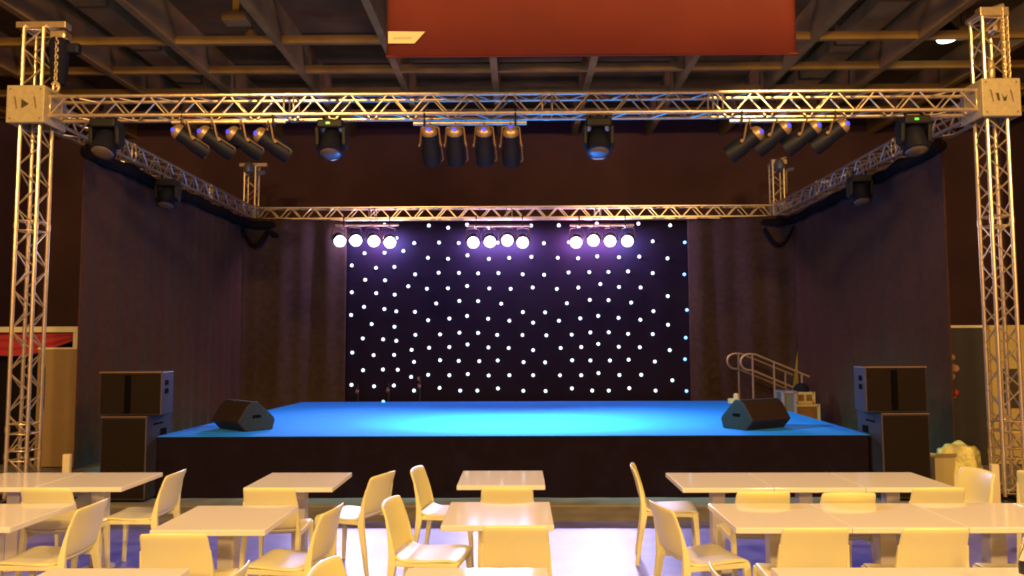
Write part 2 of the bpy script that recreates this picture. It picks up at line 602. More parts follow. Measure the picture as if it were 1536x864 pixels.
def light_bar(name, label, xa, xb, y, z, hooks, ztruss, group, m='alu'):
    t = thing(name, label, 'lamp bar', ((xa + xb) / 2, y, z), 0, group)
    h = (xb - xa) / 2
    MB().tube((-h, 0, 0), (h, 0, 0), .026, 10).build('bar_tube', m, t)
    for hx in hooks:
        k = MB()
        k.path([(hx, .0, -.05), (hx, -.045, -.03), (hx, -.05, .06), (hx, -.05, ztruss - z - .02), (hx, -.03, ztruss - z + .05), (hx, .04, ztruss - z + .05), (hx, .05, ztruss - z - .02)], .014, 6)
        k.build('hook_clamp', 'blackmetal', t)
    return t


zb = at(344, 182, DF).z
side_name = ('left', 'middle', 'right')
ybar = DF - .09
groups = [((258, 428), 181, [(268, 198), (307, 200), (350, 201), (391, 203)], (.40, .22, -.27)),
          ((620, 790), 183, [(644, 199), (682, 199), (726, 199), (766, 200)], (.0, .30, -.33)),
          ((1094, 1268), 179, [(1135, 201), (1176, 192), (1221, 191), (1263, 189)], (-.36, .20, -.27))]
order = ('leftmost', 'second from left', 'third from left', 'rightmost')
for gi, ((xa, xb), yb, cans, d) in enumerate(groups):
    a, c = at(xa, yb + 2.5, ybar), at(xb, yb + 2.5, ybar)
    light_bar('lamp_bar', '%s lamp bar clamped under the front truss, carrying four dark cans' % side_name[gi], a.x, c.x, ybar, a.z, [-(c.x - a.x) / 2 + .14, (c.x - a.x) / 2 - .14], ZT - CH, 'lamp bars under the front truss')
    for ci, (px, py) in enumerate(cans):
        p = at(px, py, ybar - .14)
        lab = {0: 'dark can tilted to the right', 1: 'dark can pointing straight down', 2: 'dark can tilted to the left'}[gi]
        par_can(p, d, a.z - .026, '%s, %s of four on the %s front bar' % (lab, order[ci], side_name[gi]), 'dark cans under the front truss', glint_up=1 if (gi, ci) == (1, 3) else -1)

back = [((503, 598), 338, [(510, 362, 'bulb'), (534, 361, 'bulbblue'), (561, 362, 'bulbpink'), (585, 364, 'bulbblue')]),
        ((701, 797), 339, [(710, 364, 'bulb'), (735, 363, 'bulb'), (761, 361, 'bulb'), (784, 364, 'bulb')]),
        ((855, 951), 338, [(864, 364, 'bulbpink'), (890, 361, 'bulb'), (915, 362, 'bulbpink'), (941, 362, 'bulbblue')])]
glow = {'bulb': (.62, .42, 1.0), 'bulbblue': (.40, .45, 1.0), 'bulbpink': (.85, .38, .95)}
YB = DB - .12
for gi, ((xa, xb), yb, cans) in enumerate(back):
    a, c = at(xa, yb, YB), at(xb, yb, YB)
    light_bar('lamp_bar', '%s lamp bar under the rear truss, carrying four glowing lamps' % side_name[gi], a.x, c.x, YB, a.z, [-(c.x - a.x) / 2 + .2, (c.x - a.x) / 2 - .2], ZT - .02 - CH, 'lamp bars under the rear truss', 'rail')
    for ci, (px, py, ml) in enumerate(cans):
        lens = at(px, py, YB - .30)
        d = Vector((-.10 * (lens.x), -1, -.42)).normalized()
        L = .34
        rear = lens - d * (L - .02)
        par_can(rear, d, a.z - .026, 'glowing lamp facing the tables, %s of four on the %s rear bar' % (order[ci], side_name[gi]), 'glowing lamps under the rear truss', lit=ml, L=L, r=.128)
        sp = lens + d * .04
        spot('lamp_beam', sp, (lens.x * .55 + .05, 6.2, 0), (.66, .58, 1.0), 340, 60, 1.0, .08)
        point('added_halo', lens + Vector((0, .42, .10)), glow[ml], 16 if (gi, ci) in ((0, 0), (0, 1)) else 55, .05)  # extra light added behind each lamp, puts its purple halo on the cloth


def moving_head(px, py0, py1, D, label, tilt, zt, lensmat='lens', led=True, xs=None):
    p = at(px, py0, D)
    h = (py1 - py0) / F * D
    t = thing('hanging_moving_head', label, 'stage lamp', (p.x, D, p.z), 0, 'moving head lamps on the trusses')
    # base, yoke arms, head with lens, clamps
    bs_ = MB().box(-.16, .16, -.13, .13, -.13, -.02).build('base', 'black', t, bevel=.02)
    for s in (-1, 1):
        y_ = MB()
        y_.prism([(-.10, -.11), (.10, -.11), (.075, -.33), (0, -.39), (-.075, -.33)], 0, s * .165 - .025, s * .165 + .025)
        y_.build('yoke_arm', 'black', t, bevel=.012)
    q = Matrix.Translation((0, 0, -.29)) @ Matrix.Rotation(tilt, 4, 'X')
    hd_ = MB().lathe([(.04, .17), (.10, .15), (.132, .08), (.138, -.02), (.145, -.12), (.152, -.17), (.138, -.175)], 20, q).build('head', 'headblue', t)
    MB().lathe([(.136, -.165), (.12, -.185), (.07, -.20), (.02, -.205)], 20, q).build('lens', lensmat, hd_)
    for s in (-1, 1):
        MB().path([(s * .10, 0, -.03), (s * .10, 0, zt - p.z - .05), (s * .10, -.03, zt - p.z - .02), (s * .10, 0, zt - p.z + .01)], .017, 8).build('clamp', 'blackmetal', t)
    if led:
        MB().box(-.045, .005, -.135, -.128, -.088, -.062).build('display', 'green', bs_, smooth=False)
    return t


zt = ZT - CH - .0245
moving_head(161, 179, 235, DF - .02, 'dark moving head lamp under the left end of the front truss', R(-27), zt, led=False)
moving_head(498, 180, 240, DF - .02, 'dark moving head lamp with green light, between left and middle front bars', R(-22), zt)
moving_head(897, 178, 240, DF - .02, 'dark moving head lamp without green light, between middle and right front bars', R(-22), zt, led=False)
moving_head(1369, 174, 235, DF - .02, 'dark moving head lamp with green light under the right end of front truss', R(-17), zt)
pl, pr = at(222, 262, 12.4), at(1321, 258, 12.4)
for (x, lab) in ((XL + (XBL - XL) * (12.4 - DF) / (DB - DF), 'small dim lamp hanging under the left side truss'), (XR + (XBR - XR) * (12.4 - DF) / (DB - DF), 'small dim lamp hanging under the right side truss')):
    mh = moving_head(779, 262, 320, 12.4, lab, R(-20), zt, led=False)
    mh.location = (x + (.30 if x < 0 else -.30), 12.4, zt - .10)
    for ch in mh.children:
        if ch.name.startswith('clamp'):
            for v in ch.data.vertices:
                v.co.z = min(v.co.z, .11)

# ------------------------------------------------------------------ drapes
def drape(name, label, a, c, ztop, zhem, m, folds=5.0, amp=.035, parent=None, seed=0, lean=None):
    a, c = Vector(a), Vector(c)
    L = (c - a).length
    t = (c - a) / L
    nrm = Vector((t.y, -t.x, 0))
    rnd = random.Random(seed)
    ph = [rnd.uniform(0, 6.28) for _ in range(4)]
    nu = int(L * 22)

    def fn(u, v):
        s = u * L
        w = amp * (math.sin(s * folds + ph[0]) * .55 + math.sin(s * folds * 2.3 + ph[1] + .5 * math.sin(s * 1.3)) * .35 + math.sin(s * .9 + ph[2]) * .5)
        w *= .55 + .45 * (1 - v)
        zt_ = ztop(u) if callable(ztop) else ztop
        zh = zhem(u) if callable(zhem) else zhem
        p = a.lerp(c, u) + nrm * w
        if lean:
            p += lean(u, v)
        return (p.x, p.y, zh + (zt_ - zh) * v + (.02 * math.sin(s * 2 + ph[3]) if v < .01 else 0))
    o = MB().grid(fn, nu, 14).build(name, m, parent, ang=80, solid=.008)
    if parent is None:
        tag(o, label, 'curtain')
    return o


ztd = ZT - CH - .06
sl = thing('black_drape', 'long black drape hanging under the left side truss', 'curtain', (0, 0, 0))
YF, YE = 10.45, DB - .31
EL, ER = at(362, 450, YE).x, at(1195, 450, YE).x
xa = XL + (XBL - XL) * (YF - DF) / (DB - DF)
xb_ = XR + (XBR - XR) * (YF - DF) / (DB - DF)
drape('curtain', None, (xa, YF, 0), (EL, YE, 0), ztd, .22, 'drape', 7, .028, parent=sl, seed=3)


def shade_and_black(par, a, c, z, r, seed):  # near-black roll stands in for the shadow band under a side truss
    a, c = Vector(a), Vector(c)
    rnd = random.Random(seed)
    pts, rr = [], []
    nn = 40
    for i in range(nn + 1):
        u = i / nn
        p = a.lerp(c, u)
        pts.append((p.x, p.y, z - .035 * abs(math.sin(u * math.pi * 5)) + rnd.uniform(-.008, .008)))
        rr.append(r * (.85 + rnd.uniform(-.12, .2)))
    MB().path(pts, rr, 10).build('shade_roll', 'shade_and_black', par)


shade_and_black(sl, (xa + .06, YF, 0), (EL + .10, YE - .16, 0), ztd - .08, .11, 1)
sr = thing('black_drape', 'long black drape hanging under the right side truss', 'curtain', (0, 0, 0))
drape('curtain', None, (xb_, YF, 0), (ER, YE, 0), ztd, .20, 'drape', 4, .022, parent=sr, seed=5)
shade_and_black(sr, (xb_ - .06, YF, 0), (ER - .10, YE - .16, 0), ztd - .08, .10, 2)

YC = DB + .28
YI = YC - .10
lx1, rx0 = at(519, 450, YI).x, at(1033, 450, YI).x
rl = thing('gathered_drape', 'dark brown gathered drape at the left of the starry cloth', 'curtain', (0, 0, 0))
drape('curtain', None, (EL + .02, YE - .06, 0), (lx1, YI, 0), ztd + .03, .1, 'drape2', 5.5, .085, parent=rl, seed=11)


def swag(par, p0, p1, z, sag, r, m='shade_and_black', tilt=0):
    p0, p1 = Vector((*p0, z)), Vector((*p1, z - tilt))
    pts = []
    for i in range(17):
        u = i / 16
        q = p0.lerp(p1, u)
        pts.append((q.x, q.y, q.z - sag * math.sin(math.pi * u)))
    MB().path(pts, [r * (.6 + .5 * math.sin(math.pi * i / 16)) for i in range(17)], 8).build('swag', m, par)


def onl(px, off=.11):      # a point just in front of the left gathered drape
    u = (px - 362) / (519 - 362)
    return (EL + (lx1 - EL) * u, YE - .06 + (YI - YE + .06) * u - off)


def onr(px, off=.11):
    u = (px - 1033) / (1195 - 1033)
    return (rx0 + (ER - rx0) * u, YI + (YE - .06 - YI) * u - off)


swag(rl, onl(360), onl(412), 4.56, .03, .08)
swag(rl, onl(364), onl(402), 4.44, .38, .05)
swag(rl, onl(400), onl(418), 4.46, .04, .06, tilt=.16)
rr_ = thing('gathered_drape', 'dark brown gathered drape at the right of the starry cloth', 'curtain', (0, 0, 0))
drape('curtain', None, (rx0, YI, 0), (ER - .0, YE - .06, 0), ztd + .03, .1, 'drape2', 5.0, .08, parent=rr_, seed=14,
      lean=lambda u, v: Vector((-.30 * max(0, (u - .84) / .16) * max(0, 1 - v / .40), 0, 0)))
swag(rr_, onr(1145), onr(1196), 4.56, .03, .08)
swag(rr_, onr(1148), onr(1190), 4.42, .40, .045)

# star cloth
cx0, cx1 = at(512, 450, YC).x, at(1038, 450, YC).x
scl = thing('star_cloth', 'black backdrop cloth covered in small white star lights', 'backdrop', (0, YC, 0))
MB().grid(lambda u, v: (cx0 + (cx1 - cx0) * u, .012 * math.sin(u * 60) * (1 - v * .7) + .0, .004 + (ZT - .17) * v), 160, 6).build('cloth', 'starcloth', scl, ang=80, solid=.006)
LS = [(270,75),(455,79),(536,88),(615,75),(705,88),(320,131),(394,152),(498,150),(580,152),(743,150),(186,195),(270,193),(349,185),(451,214),(535,218),(617,204),(706,219),(791,215),
(133,246),(234,256),(311,252),(398,283),(496,276),(581,277),(661,279),(746,278),(189,306),(272,308),(369,333),(447,343),(535,341),(615,332),(708,342),(797,344),
(133,358),(235,362),(312,368),(486,405),(583,394),(661,395),(758,406),(184,419),(269,428),(319,438),(397,440),(452,475),(541,468),(615,457),(703,469),(792,477),
(130,453),(216,491),(311,502),(399,536),(502,534),(583,527),(661,528),(741,536),(179,551),(264,555),(319,561),(383,599),(456,590),(541,587),(617,576),(704,589),(789,591),
(135,610),(224,621),(310,620),(393,649),(502,642),(580,645),(666,646),(743,643),(180,684),(263,681),(325,682),(381,712),(452,703),(541,705),(618,700),(705,706),(792,705),
(132,745),(226,751),(309,748),(393,769),(500,758),(586,769),(658,769),(744,760)]
RS = [(46,79),(162,78),(244,84),(321,71),(495,71),(628,78),(100,153),(205,148),(555,145),(689,149),(48,210),(158,214),(243,216),(323,208),(414,212),(499,209),(617,216),
(11,283),(101,285),(203,275),(290,274),(370,273),(452,271),(555,278),(687,283),(53,338),(154,344),(244,339),(336,324),(414,336),(504,338),(618,374),
(196,404),(292,390),(370,391),(465,401),(12,441),(105,442),(558,437),(698,432),(55,485),(163,477),(252,467),(327,457),(412,465),(503,473),(619,494),
(10,537),(110,538),(216,535),(294,526),(371,525),(452,532),(555,533),(693,548),(55,600),(170,591),(256,587),(327,574),(413,586),(501,588),(626,600),
(15,650),(105,651),(218,642),(294,643),(376,643),(454,640),(564,648),(690,638),(55,705),(167,705),(256,705),(328,696),(416,704),(507,703),(637,726),
(14,770),(107,771),(217,760),(302,769),(371,769),(457,759),(567,769),(696,771)]
K = 320 / 892
stars = [(480 + x * K, 310 + y * K, False) for x, y in LS] + [(780 + x * K, 310 + y * K, x > 680) for x, y in RS]
QX = Matrix.Rotation(R(90), 4, 'X')
SR = .037
star_prof = [(SR, -.004), (SR, .006), (SR * .75, .018), (SR * .3, .024)]
smesh, bmesh_ = None, None
rest = MB()
random.Random(4).shuffle(stars)
for i, (px, py, blue) in enumerate(stars):
    p = at(px, py, YC - .025)
    if i < 100 or blue:
        if blue:
            if bmesh_ is None:
                o_ = MB().lathe(star_prof, 12, QX).build('star_light', 'starblue', scl); bmesh_ = o_
            else:
                o_ = bmesh_.copy(); C.objects.link(o_); o_.parent = scl
            o_['label'] = 'bluer star light near the right edge'
        else:
            if smesh is None:
                o_ = MB().lathe(star_prof, 12, QX).build('star_light', 'star', scl); smesh = o_
            else:
                o_ = smesh.copy(); C.objects.link(o_); o_.parent = scl
        o_.location = (p.x, p.y - YC, p.z)
    else:
        rest.lathe(star_prof, 12, Matrix.Translation((p.x, p.y - YC, p.z)) @ QX)
ro = rest.build('star_light', 'star', scl)
ro['kind'] = 'stuff'
print('stars', len(stars))

# bright yellow board seen through the slit between the right drapes
yb_ = thing('partition_panel', 'pale yellow panel glimpsed through the slit between the right drapes', 'panel', (6.55, 18.6, 0))
MB().box(-.7, .9, -.02, .02, .05, 2.3).build('panel_sheet', 'cream', yb_, smooth=False)
MB().box(-.73, -.69, -.03, .03, 0, 2.34).box(.89, .93, -.03, .03, 0, 2.34).box(-.73, .93, -.03, .03, 2.3, 2.34).build('frame', 'white', yb_, smooth=False)
point('backstage_worklight', (6.5, 18.0, 2.6), (1, .78, .25), 25, .1)


# ------------------------------------------------------------------ loudspeakers
def speaker_top(px0, px1, py0, D, z0, label, side):
    a, c = at(px0, 590, D), at(px1, 590, D)
    w = (c.x - a.x) / 2
    h = at(779, py0, D).z - z0
    t = thing('loudspeaker', label, 'loudspeaker', ((a.x + c.x) / 2, D, z0), 0, 'loudspeakers on top of the subwoofers')
    cab = MB().prism([(-w, 0), (w, 0), (w * .80, .48), (-w * .80, .48)], 2, 0, h).build('cabinet', 'cabinet', t, smooth=False, bevel=.012)
    MB().box(-w + .02, w - .02, -.014, .001, .02, h - .02).build('grille', 'grille', t, smooth=False, bevel=.005)
    k = -.05 * w
    MB().box(k - .05, k + .03, -.020, -.012, .03, h - .04).build('centre_strip', 'matte', t, smooth=False, bevel=.004)
    for s in (-1, 1):
        for zz in (h * .55, h * .74):
            y_ = .16
            xx = s * (w - .2 * w * y_ / .48)
            MB().box(xx - .012, xx + .012, y_ - .045, y_ + .045, zz - .03, zz + .03).build('side_handle', 'matte', cab, smooth=False)
    MB().box(-w, w, -.018, .02, h - .012, h + .004).build('top_edge', 'armmetal', t, smooth=False)
    return t


def subwoofer(px0, px1, D, ht, dep, label):
    a, c = at(px0, 680, D), at(px1, 680, D)
    w = (c.x - a.x) / 2
    t = thing('subwoofer', label, 'loudspeaker', ((a.x + c.x) / 2, D, 0), 0, 'subwoofers beside the stage')
    cab = MB().box(-w, w, 0, dep, .03, ht).build('cabinet', 'cabinet', t, smooth=False, bevel=.012)
    MB().box(-w + .02, w - .02, -.015, .001, .06, ht - .03).build('grille', 'grille', t, smooth=False, bevel=.005)
    for s in (-1, 1):
        MB().box(s * w - .012, s * w + .012, dep * .55, dep * .75, ht * .74, ht * .82).build('side_handle', 'matte', cab, smooth=False)
        MB().box(s * w - .006, s * w + .006, dep * .25, dep * .62, ht * .88, ht * .90).build('side_groove', 'matte', cab, smooth=False)
    MB().box(-w, w, -.018, .015, ht - .012, ht + .0).build('top_edge', 'armmetal', t, smooth=False)
    for sx in (-1, 1):
        for y_ in (.08, dep - .08):
            MB().tube((sx * (w - .07), y_, 0), (sx * (w - .07), y_, .032), .03, 10).build('foot', 'black', cab)
    return t


ZSUB = 1.03
subwoofer(150, 219, 9.3, ZSUB, .66, 'tall black subwoofer standing at the left front corner of the stage')
subwoofer(1324, 1396, 9.3, ZSUB + .01, .66, 'tall black subwoofer standing at the right front corner of the stage')
speaker_top(149, 243, 556, 9.36, ZSUB + .004, 'wide black loudspeaker on the subwoofer left of the stage', -1)
speaker_top(1298, 1391, 552, 9.36, ZSUB + .014, 'wide black loudspeaker on the subwoofer right of the stage', 1)


def wedge(px, py, L, rz, label, k=1.0):
    p = G(px, py, ZS)
    t = thing('stage_monitor', label, 'stage monitor', (p.x, p.y + .24, ZS), rz, 'wedge monitors on the stage front')
    prof = [(-.15 * k, .0), (-.27 * k, .13 * k), (-.14 * k, .33 * k), (-.07 * k, .385 * k), (.02 * k, .385 * k), (.28 * k, .13 * k), (.24 * k, .0)]
    cab = MB().prism(prof, 0, -L / 2, L / 2).build('cabinet', 'wedgebox', t, smooth=False, bevel=.015)
    gp = [(.035 * k, .37 * k), (.045 * k, .384 * k), (.283 * k, .150 * k), (.268 * k, .14 * k)]
    MB().prism(gp, 0, -L / 2 + .03, L / 2 - .03).build('grille', 'grille', t, smooth=False)
    for s in (-1, 1):
        MB().box(s * L / 2 - .006, s * L / 2 + .006, -.06, .06, .17, .21).build('side_handle', 'matte', cab, smooth=False)
    return t


wedge(354, 647, .68, R(-40), 'dark wedge monitor at the left front of the blue stage')
wedge(1143, 645, .74, R(32), 'dark wedge monitor at the right front of the blue stage')


# ------------------------------------------------------------------ back of stage: stairs, cases, stands
ss = thing('stage_stairs', 'stage steps with two looped handrails at the rear right of the stage', 'stairs', (br.x - .25, bl.y + .62, 0))
for yo, dx, nm in ((-.45, .10, 0), (.35, 0, 1)):
    x0 = -.02 + (at(1092 if nm else 1112, 546, ss.location.y + yo).x - ss.location.x)
    zt0, zm0 = 1.66, 1.34
    sl_ = -.42
    pts = []
    Lr = 1.25
    pts.append((x0 + Lr, yo, zm0 + sl_ * (Lr - .22)))
    pts.append((x0 + .22, yo, zm0))
    for a in range(0, 181, 20):
        th = R(270 - a)
        pts.append((x0 + .17 + .165 * math.cos(th), yo, (zt0 + zm0) / 2 + .16 * math.sin(th)))
    pts.append((x0 + .30, yo, zt0 - .01))
    pts.append((x0 + Lr + .1, yo, zt0 - .01 + sl_ * (Lr - .2)))
    MB().path(pts, .021, 8).build('handrail', 'rail', ss)
    for k_, xx in enumerate((.24, .66 if nm == 0 else .50, 1.2)):
        if k_ == 1 and nm == 1:
            continue
        ztop = zt0 - .01 + sl_ * max(0, xx - .3)
        MB().tube((x0 + xx, yo, max(.02, ZS - .02 - max(0, (xx - .34)) * .7)), (x0 + xx, yo, ztop), .019, 8).build('post', 'rail', ss)
for i in range(3):
    xx = .42 + i * .30
    MB().box(xx, xx + .30, -.5, .42, .0, ZS - .19 * (i + 1)).build('step', 'black', ss, smooth=False, bevel=.008)


def flight_case(loc, w, d, h, label, pm, em, cols=1, latch=True):
    t = thing('flight_case', label, 'case', loc, 0)
    MB().box(-w / 2, w / 2, 0, d, .0, h).build('case_body', pm, t, smooth=False)
    e = MB()
    b_ = .025
    for x in (-w / 2, w / 2):
        for y in (0, d):
            e.box(x - b_, x + b_, y - b_, y + b_, -.0, h)
    for z in (b_, h - b_):
        for y in (0, d):
            e.box(-w / 2, w / 2, y - b_, y + b_, z - b_, z + b_)
        for x in (-w / 2, w / 2):
            e.box(x - b_, x + b_, 0, d, z - b_, z + b_)
    for k_ in range(1, cols):
        xx = -w / 2 + w * k_ / cols
        e.box(xx - .02, xx + .02, -.02, .01, 0, h)
    e.build('edging', em, t, smooth=False, bevel=.004)
    if latch:
        MB().path([(w * .16, -.03, h * .62), (w * .28, -.05, h * .52), (w * .36, -.04, h * .60), (w * .40, -.02, h * .30), (w * .45, -.03, h * .18)], .02, 6).build('latch', em, t)
    return t


pc = at(1207, 606, 14.3)
flight_case((pc.x, 14.3, 0), .50, .5, pc.z, 'brown flight case with pale edges, on the floor right of the stage', 'case', 'casealu')
pu = at(1207, 588, 14.35)
flight_case((pu.x, 14.35, pc.z + .001), .32, .35, pu.z - pc.z, 'small pale edged flight case standing on the brown one', 'case', 'casealu', 2, False)
pp = at(1183, 586, 14.05)
flight_case((at(1183, 586, 14.05).x, 14.05, 0), .22, .3, at(1183, 586, 14.05).z, 'narrow lilac edged case just left of the brown flight case', 'grey', 'casepurple', 1, False)
hd = MB().lathe([(.13, 0), (.14, .03), (.125, .09), (.08, .14), (.02, .155)], 16).build('lamp_dome', 'strap')
hd.location = (pu.x - .0, 14.52, pu.z + .002)
tag(hd, 'dim grey dome resting on the small upper flight case', 'dome')
cc = at(1103, 604, 14.4)
m = MB()
for k_ in range(3):
    m.path([(.10 * math.cos(R(a)), .10 * math.sin(R(a)), .02 + .028 * k_) for a in range(0, 360, 24)], .016, 6, closed=True)
o_ = m.build('cable_coil', 'patch')
pcoil = G(1101, 605, ZS)
o_.location = (pcoil.x, min(pcoil.y, bl.y - .15), ZS - .003)
tag(o_, 'small orange coil on the stage behind the right monitor', 'cable')
pcup = G(1147, 601, ZS)
o_ = MB().lathe([(.035, 0), (.05, .0), (.055, .08), (.05, .13), (.03, .15)], 12).build('cup', 'white')
o_.location = (br.x - .35, bl.y - .12, ZS + .001)
tag(o_, 'small white cup at the rear edge of the stage by the handrails', 'cup')

for i, (px, ptop, lab) in enumerate(((537, 577, 'dim microphone stand behind the stage, nearest the left drape'), (583, 575, 'dim microphone stand behind the stage, middle one of three'), (630, 569, 'dim microphone stand behind the stage, furthest from left drape'))):
    p = at(px, ptop, bl.y + .35)
    t = thing('microphone_stand', lab, 'microphone stand', (p.x, p.y, 0), 0, 'microphone stands behind the stage')
    MB().tube((0, 0, .02), (0, 0, p.z), .017, 8).build('pole', 'blackmetal', t)
    MB().lathe([(.14, 0), (.14, .015), (.03, .03), (.02, .05)], 16).build('base', 'blackmetal', t)
    MB().tube((-.015, -.035, p.z - .16), (-.015, .035, p.z - .10), .032, 8).build('knob', 'armmetal', t)
    if i == 2:
        MB().tube((-.02, 0, p.z - .02), (-.035, 0, p.z + .05), .03, 8).build('clip', 'armmetal', t)
pi_ = G(575, 603.5, ZS)
o_ = MB().lathe([(.03, 0), (.034, .015), (.024, .035), (.008, .042)], 12).build('marker_light', 'starblue')
o_.location = (pi_.x, min(pi_.y, bl.y - .05), ZS + .001)
tag(o_, 'single tiny blue light on the rear edge of the stage', 'light')

# ------------------------------------------------------------------ red banner
DBn = 8.0
a, c = at(579, 84, DBn), at(1197, 82, DBn)
bn = thing('hanging_banner', 'large plain red banner hanging from the ceiling above front truss', 'banner', ((a.x + c.x) / 2, DBn, a.z))
w = (c.x - a.x) / 2
H = ZC - a.z


def bnf(u, v):
    x = -w + 2 * w * u
    e = min(u, 1 - u) * 2 * w
    y = .05 * math.exp(-(e / .06) ** 1.2) + .004 * math.sin(u * 9)
    return (x, y, H * v)


MB().grid(bnf, 120, 4).build('banner_cloth', 'banner', bn, ang=80, solid=.012)
MB().tube((-w, .02, .0), (w, .02, .0), .014, 8).build('hem_rod', 'banner', bn)
pa, pb_ = at(580, 48.5, DBn), at(638, 49, DBn)
pc_, pd = at(580, 66.5, DBn), at(622, 66.5, DBn)
bx = bn.location.x
MB().prism([(pa.x - bx + .02, pa.z - a.z), (pb_.x - bx, pb_.z - a.z), (pd.x - bx, pd.z - a.z), (pc_.x - bx + .02, pc_.z - a.z)], 1, -.026, -.016).build('corner_label', 'patch', bn, smooth=False)
m = MB()
xx = at(591.5, 58, DBn).x - bx
zz = at(591.5, 58.8, DBn).z - a.z
rnd = random.Random(2)
for i in range(11):
    ww = .012
    m.box(xx, xx + .006, -.029, -.0255, zz - .009, zz + .009)
    m.box(xx, xx + ww, -.029, -.0255, zz + (.006 if i % 2 else -.009), zz + (.009 if i % 2 else -.006))
    xx += .0175
m.build('label_print', 'print', bn, smooth=False)

# ------------------------------------------------------------------ ceiling lamps
p = at(1420, 59, 14.3)
t = thing('ceiling_lamp', 'lit white round downlight under the ceiling at the right', 'ceiling lamp', p)
MB().lathe([(.10, -.035), (.16, -.02), (.175, .02), (.15, .06)], 20).build('diffuser', 'down', t)
MB().lathe([(.178, .02), (.185, .06), (.16, .20), (.08, .32), (.02, .34)], 20).build('housing', 'blackmetal', t)
MB().box(.18, .40, -.12, .12, .02, .22).build('gear_box', 'lampoff', t, bevel=.01)
MB().tube((0, 0, .33), (0, 0, ZC - p.z), .012, 8).tube((.29, 0, .2), (.29, 0, ZC - p.z), .01, 8).build('rod', 'blackmetal', t)
point('downlight_glow', p + Vector((0, 0, -.12)), (.9, 1, .88), 8, .15)
p = at(377, 64, 14.6)
t = thing('ceiling_lamp', 'unlit brown round downlight under the ceiling at the left', 'ceiling lamp', p)
MB().lathe([(.12, 0), (.135, .02), (.12, .07)], 18).build('diffuser', 'lampoff', t)
MB().lathe([(.138, .02), (.14, .07), (.11, .18), (.03, .26)], 18).build('housing', 'beam', t)
MB().tube((0, 0, .25), (0, 0, ZC - p.z), .012, 8).build('rod', 'blackmetal', t)
p = at(355, 30, 13.2)
t = thing('ceiling_unit', 'brown box hanging under the ceiling above the unlit downlight', 'box', p)
MB().box(-.22, .22, -.15, .15, -.06, .10).build('box_body', 'beam', t, bevel=.01)
MB().box(-.06, .06, -.05, .05, .10, ZC - p.z).build('drop_rod', 'beam', t)

# ------------------------------------------------------------------ stalls left and right
DP = 12.0
x0, x1, x2 = at(0, 500, DP).x, at(65, 500, DP).x, at(124, 500, DP).x
zt_, zd = at(60, 490, DP).z, at(90, 524, DP).z
bs = thing('booth_frame', 'white booth frame behind the near left tower, with a red swag in it', 'booth', (x1, DP, 0))
xx0, xx2 = x0 - .9 - x1, x2 - x1
e = MB()
e.box(xx0, xx2, -.04, .04, zt_ - .09, zt_)
e.box(xx2 - .13, xx2, -.04, .04, 0, zt_ - .09)
e.box(xx0, xx0 + .1, -.04, .04, 0, zt_ - .09)
e.build('frame', 'white', bs, smooth=False, bevel=.006)
MB().box(xx0 + .1, xx2 - .13, .25, .29, 0, zt_).build('rear_panel', 'shade_and_black', bs, smooth=False)
sw = MB()


def swf(u, v):
    x = xx0 + .12 + (xx2 - .30 - xx0) * u
    dep = .10 + .26 * max(0, math.sin(math.pi * min(1, (u * .98)))) ** .8
    w_ = .03 * math.sin(v * 16 + u * 3)
    return (x, .04 + w_, zt_ - .10 - dep * v)


sw.grid(swf, 40, 14).build('swag', 'swag', bs, ang=80, solid=.006)
dr = thing('booth_door', 'beige door panel with dark slot handle behind the near left tower', 'door', ((x1 + x2) / 2, DP - .09, 0))
hw = (x2 - x1) / 2
dl = MB().box(-hw, hw, -.02, .025, .02, zd).build('door_leaf', 'door', dr, smooth=False, bevel=.005)
MB().box(-hw, hw, -.03, .03, zd, zd + .03).build('top_rail', 'white', dr, smooth=False)
hx = at(72, 580, DP).x - dr.location.x
MB().box(hx - .022, hx + .022, -.04, -.018, at(72, 612, DP).z, at(72, 550, DP).z).build('handle', 'hole', dl, smooth=False, bevel=.006)

rp = thing('booth_wall', 'dark grey booth panel with white top rail beside the right drape', 'booth', (at(1448, 500, DP).x, DP, 0))
xa_, xb2, xc_ = at(1400, 500, DP).x - rp.location.x, at(1480, 500, DP).x - rp.location.x, at(1600, 500, DP).x - rp.location.x
zr = at(1440, 488, DP).z
MB().box(xa_, xb2, -.02, .02, .02, zr - .04).build('panel_sheet', 'panel', rp, smooth=False)
MB().box(xa_, xb2, -.035, .035, zr - .04, zr).build('top_rail', 'white', rp, smooth=False, bevel=.004)
MB().box(xa_ - .03, xa_ + .02, -.035, .035, 0, zr).box(xb2 - .03, xb2 + .01, -.035, .035, 0, zr).build('upright', 'casealu', rp, smooth=False)
rp2 = thing('booth_wall', 'cream booth panel with dark opening behind the near right tower', 'booth', (rp.location.x + xb2 + .02, DP - .02, 0))
wc = xc_ - xb2
MB().box(0, wc, -.02, .02, .02, zr).build('panel_sheet', 'cream', rp2, smooth=False)
ox = at(1503, 580, DP).x - rp2.location.x
MB().box(ox, ox + .26, -.035, -.015, at(1500, 612, DP).z, at(1500, 553, DP).z).build('opening', 'hole', rp2, smooth=False, bevel=.004)

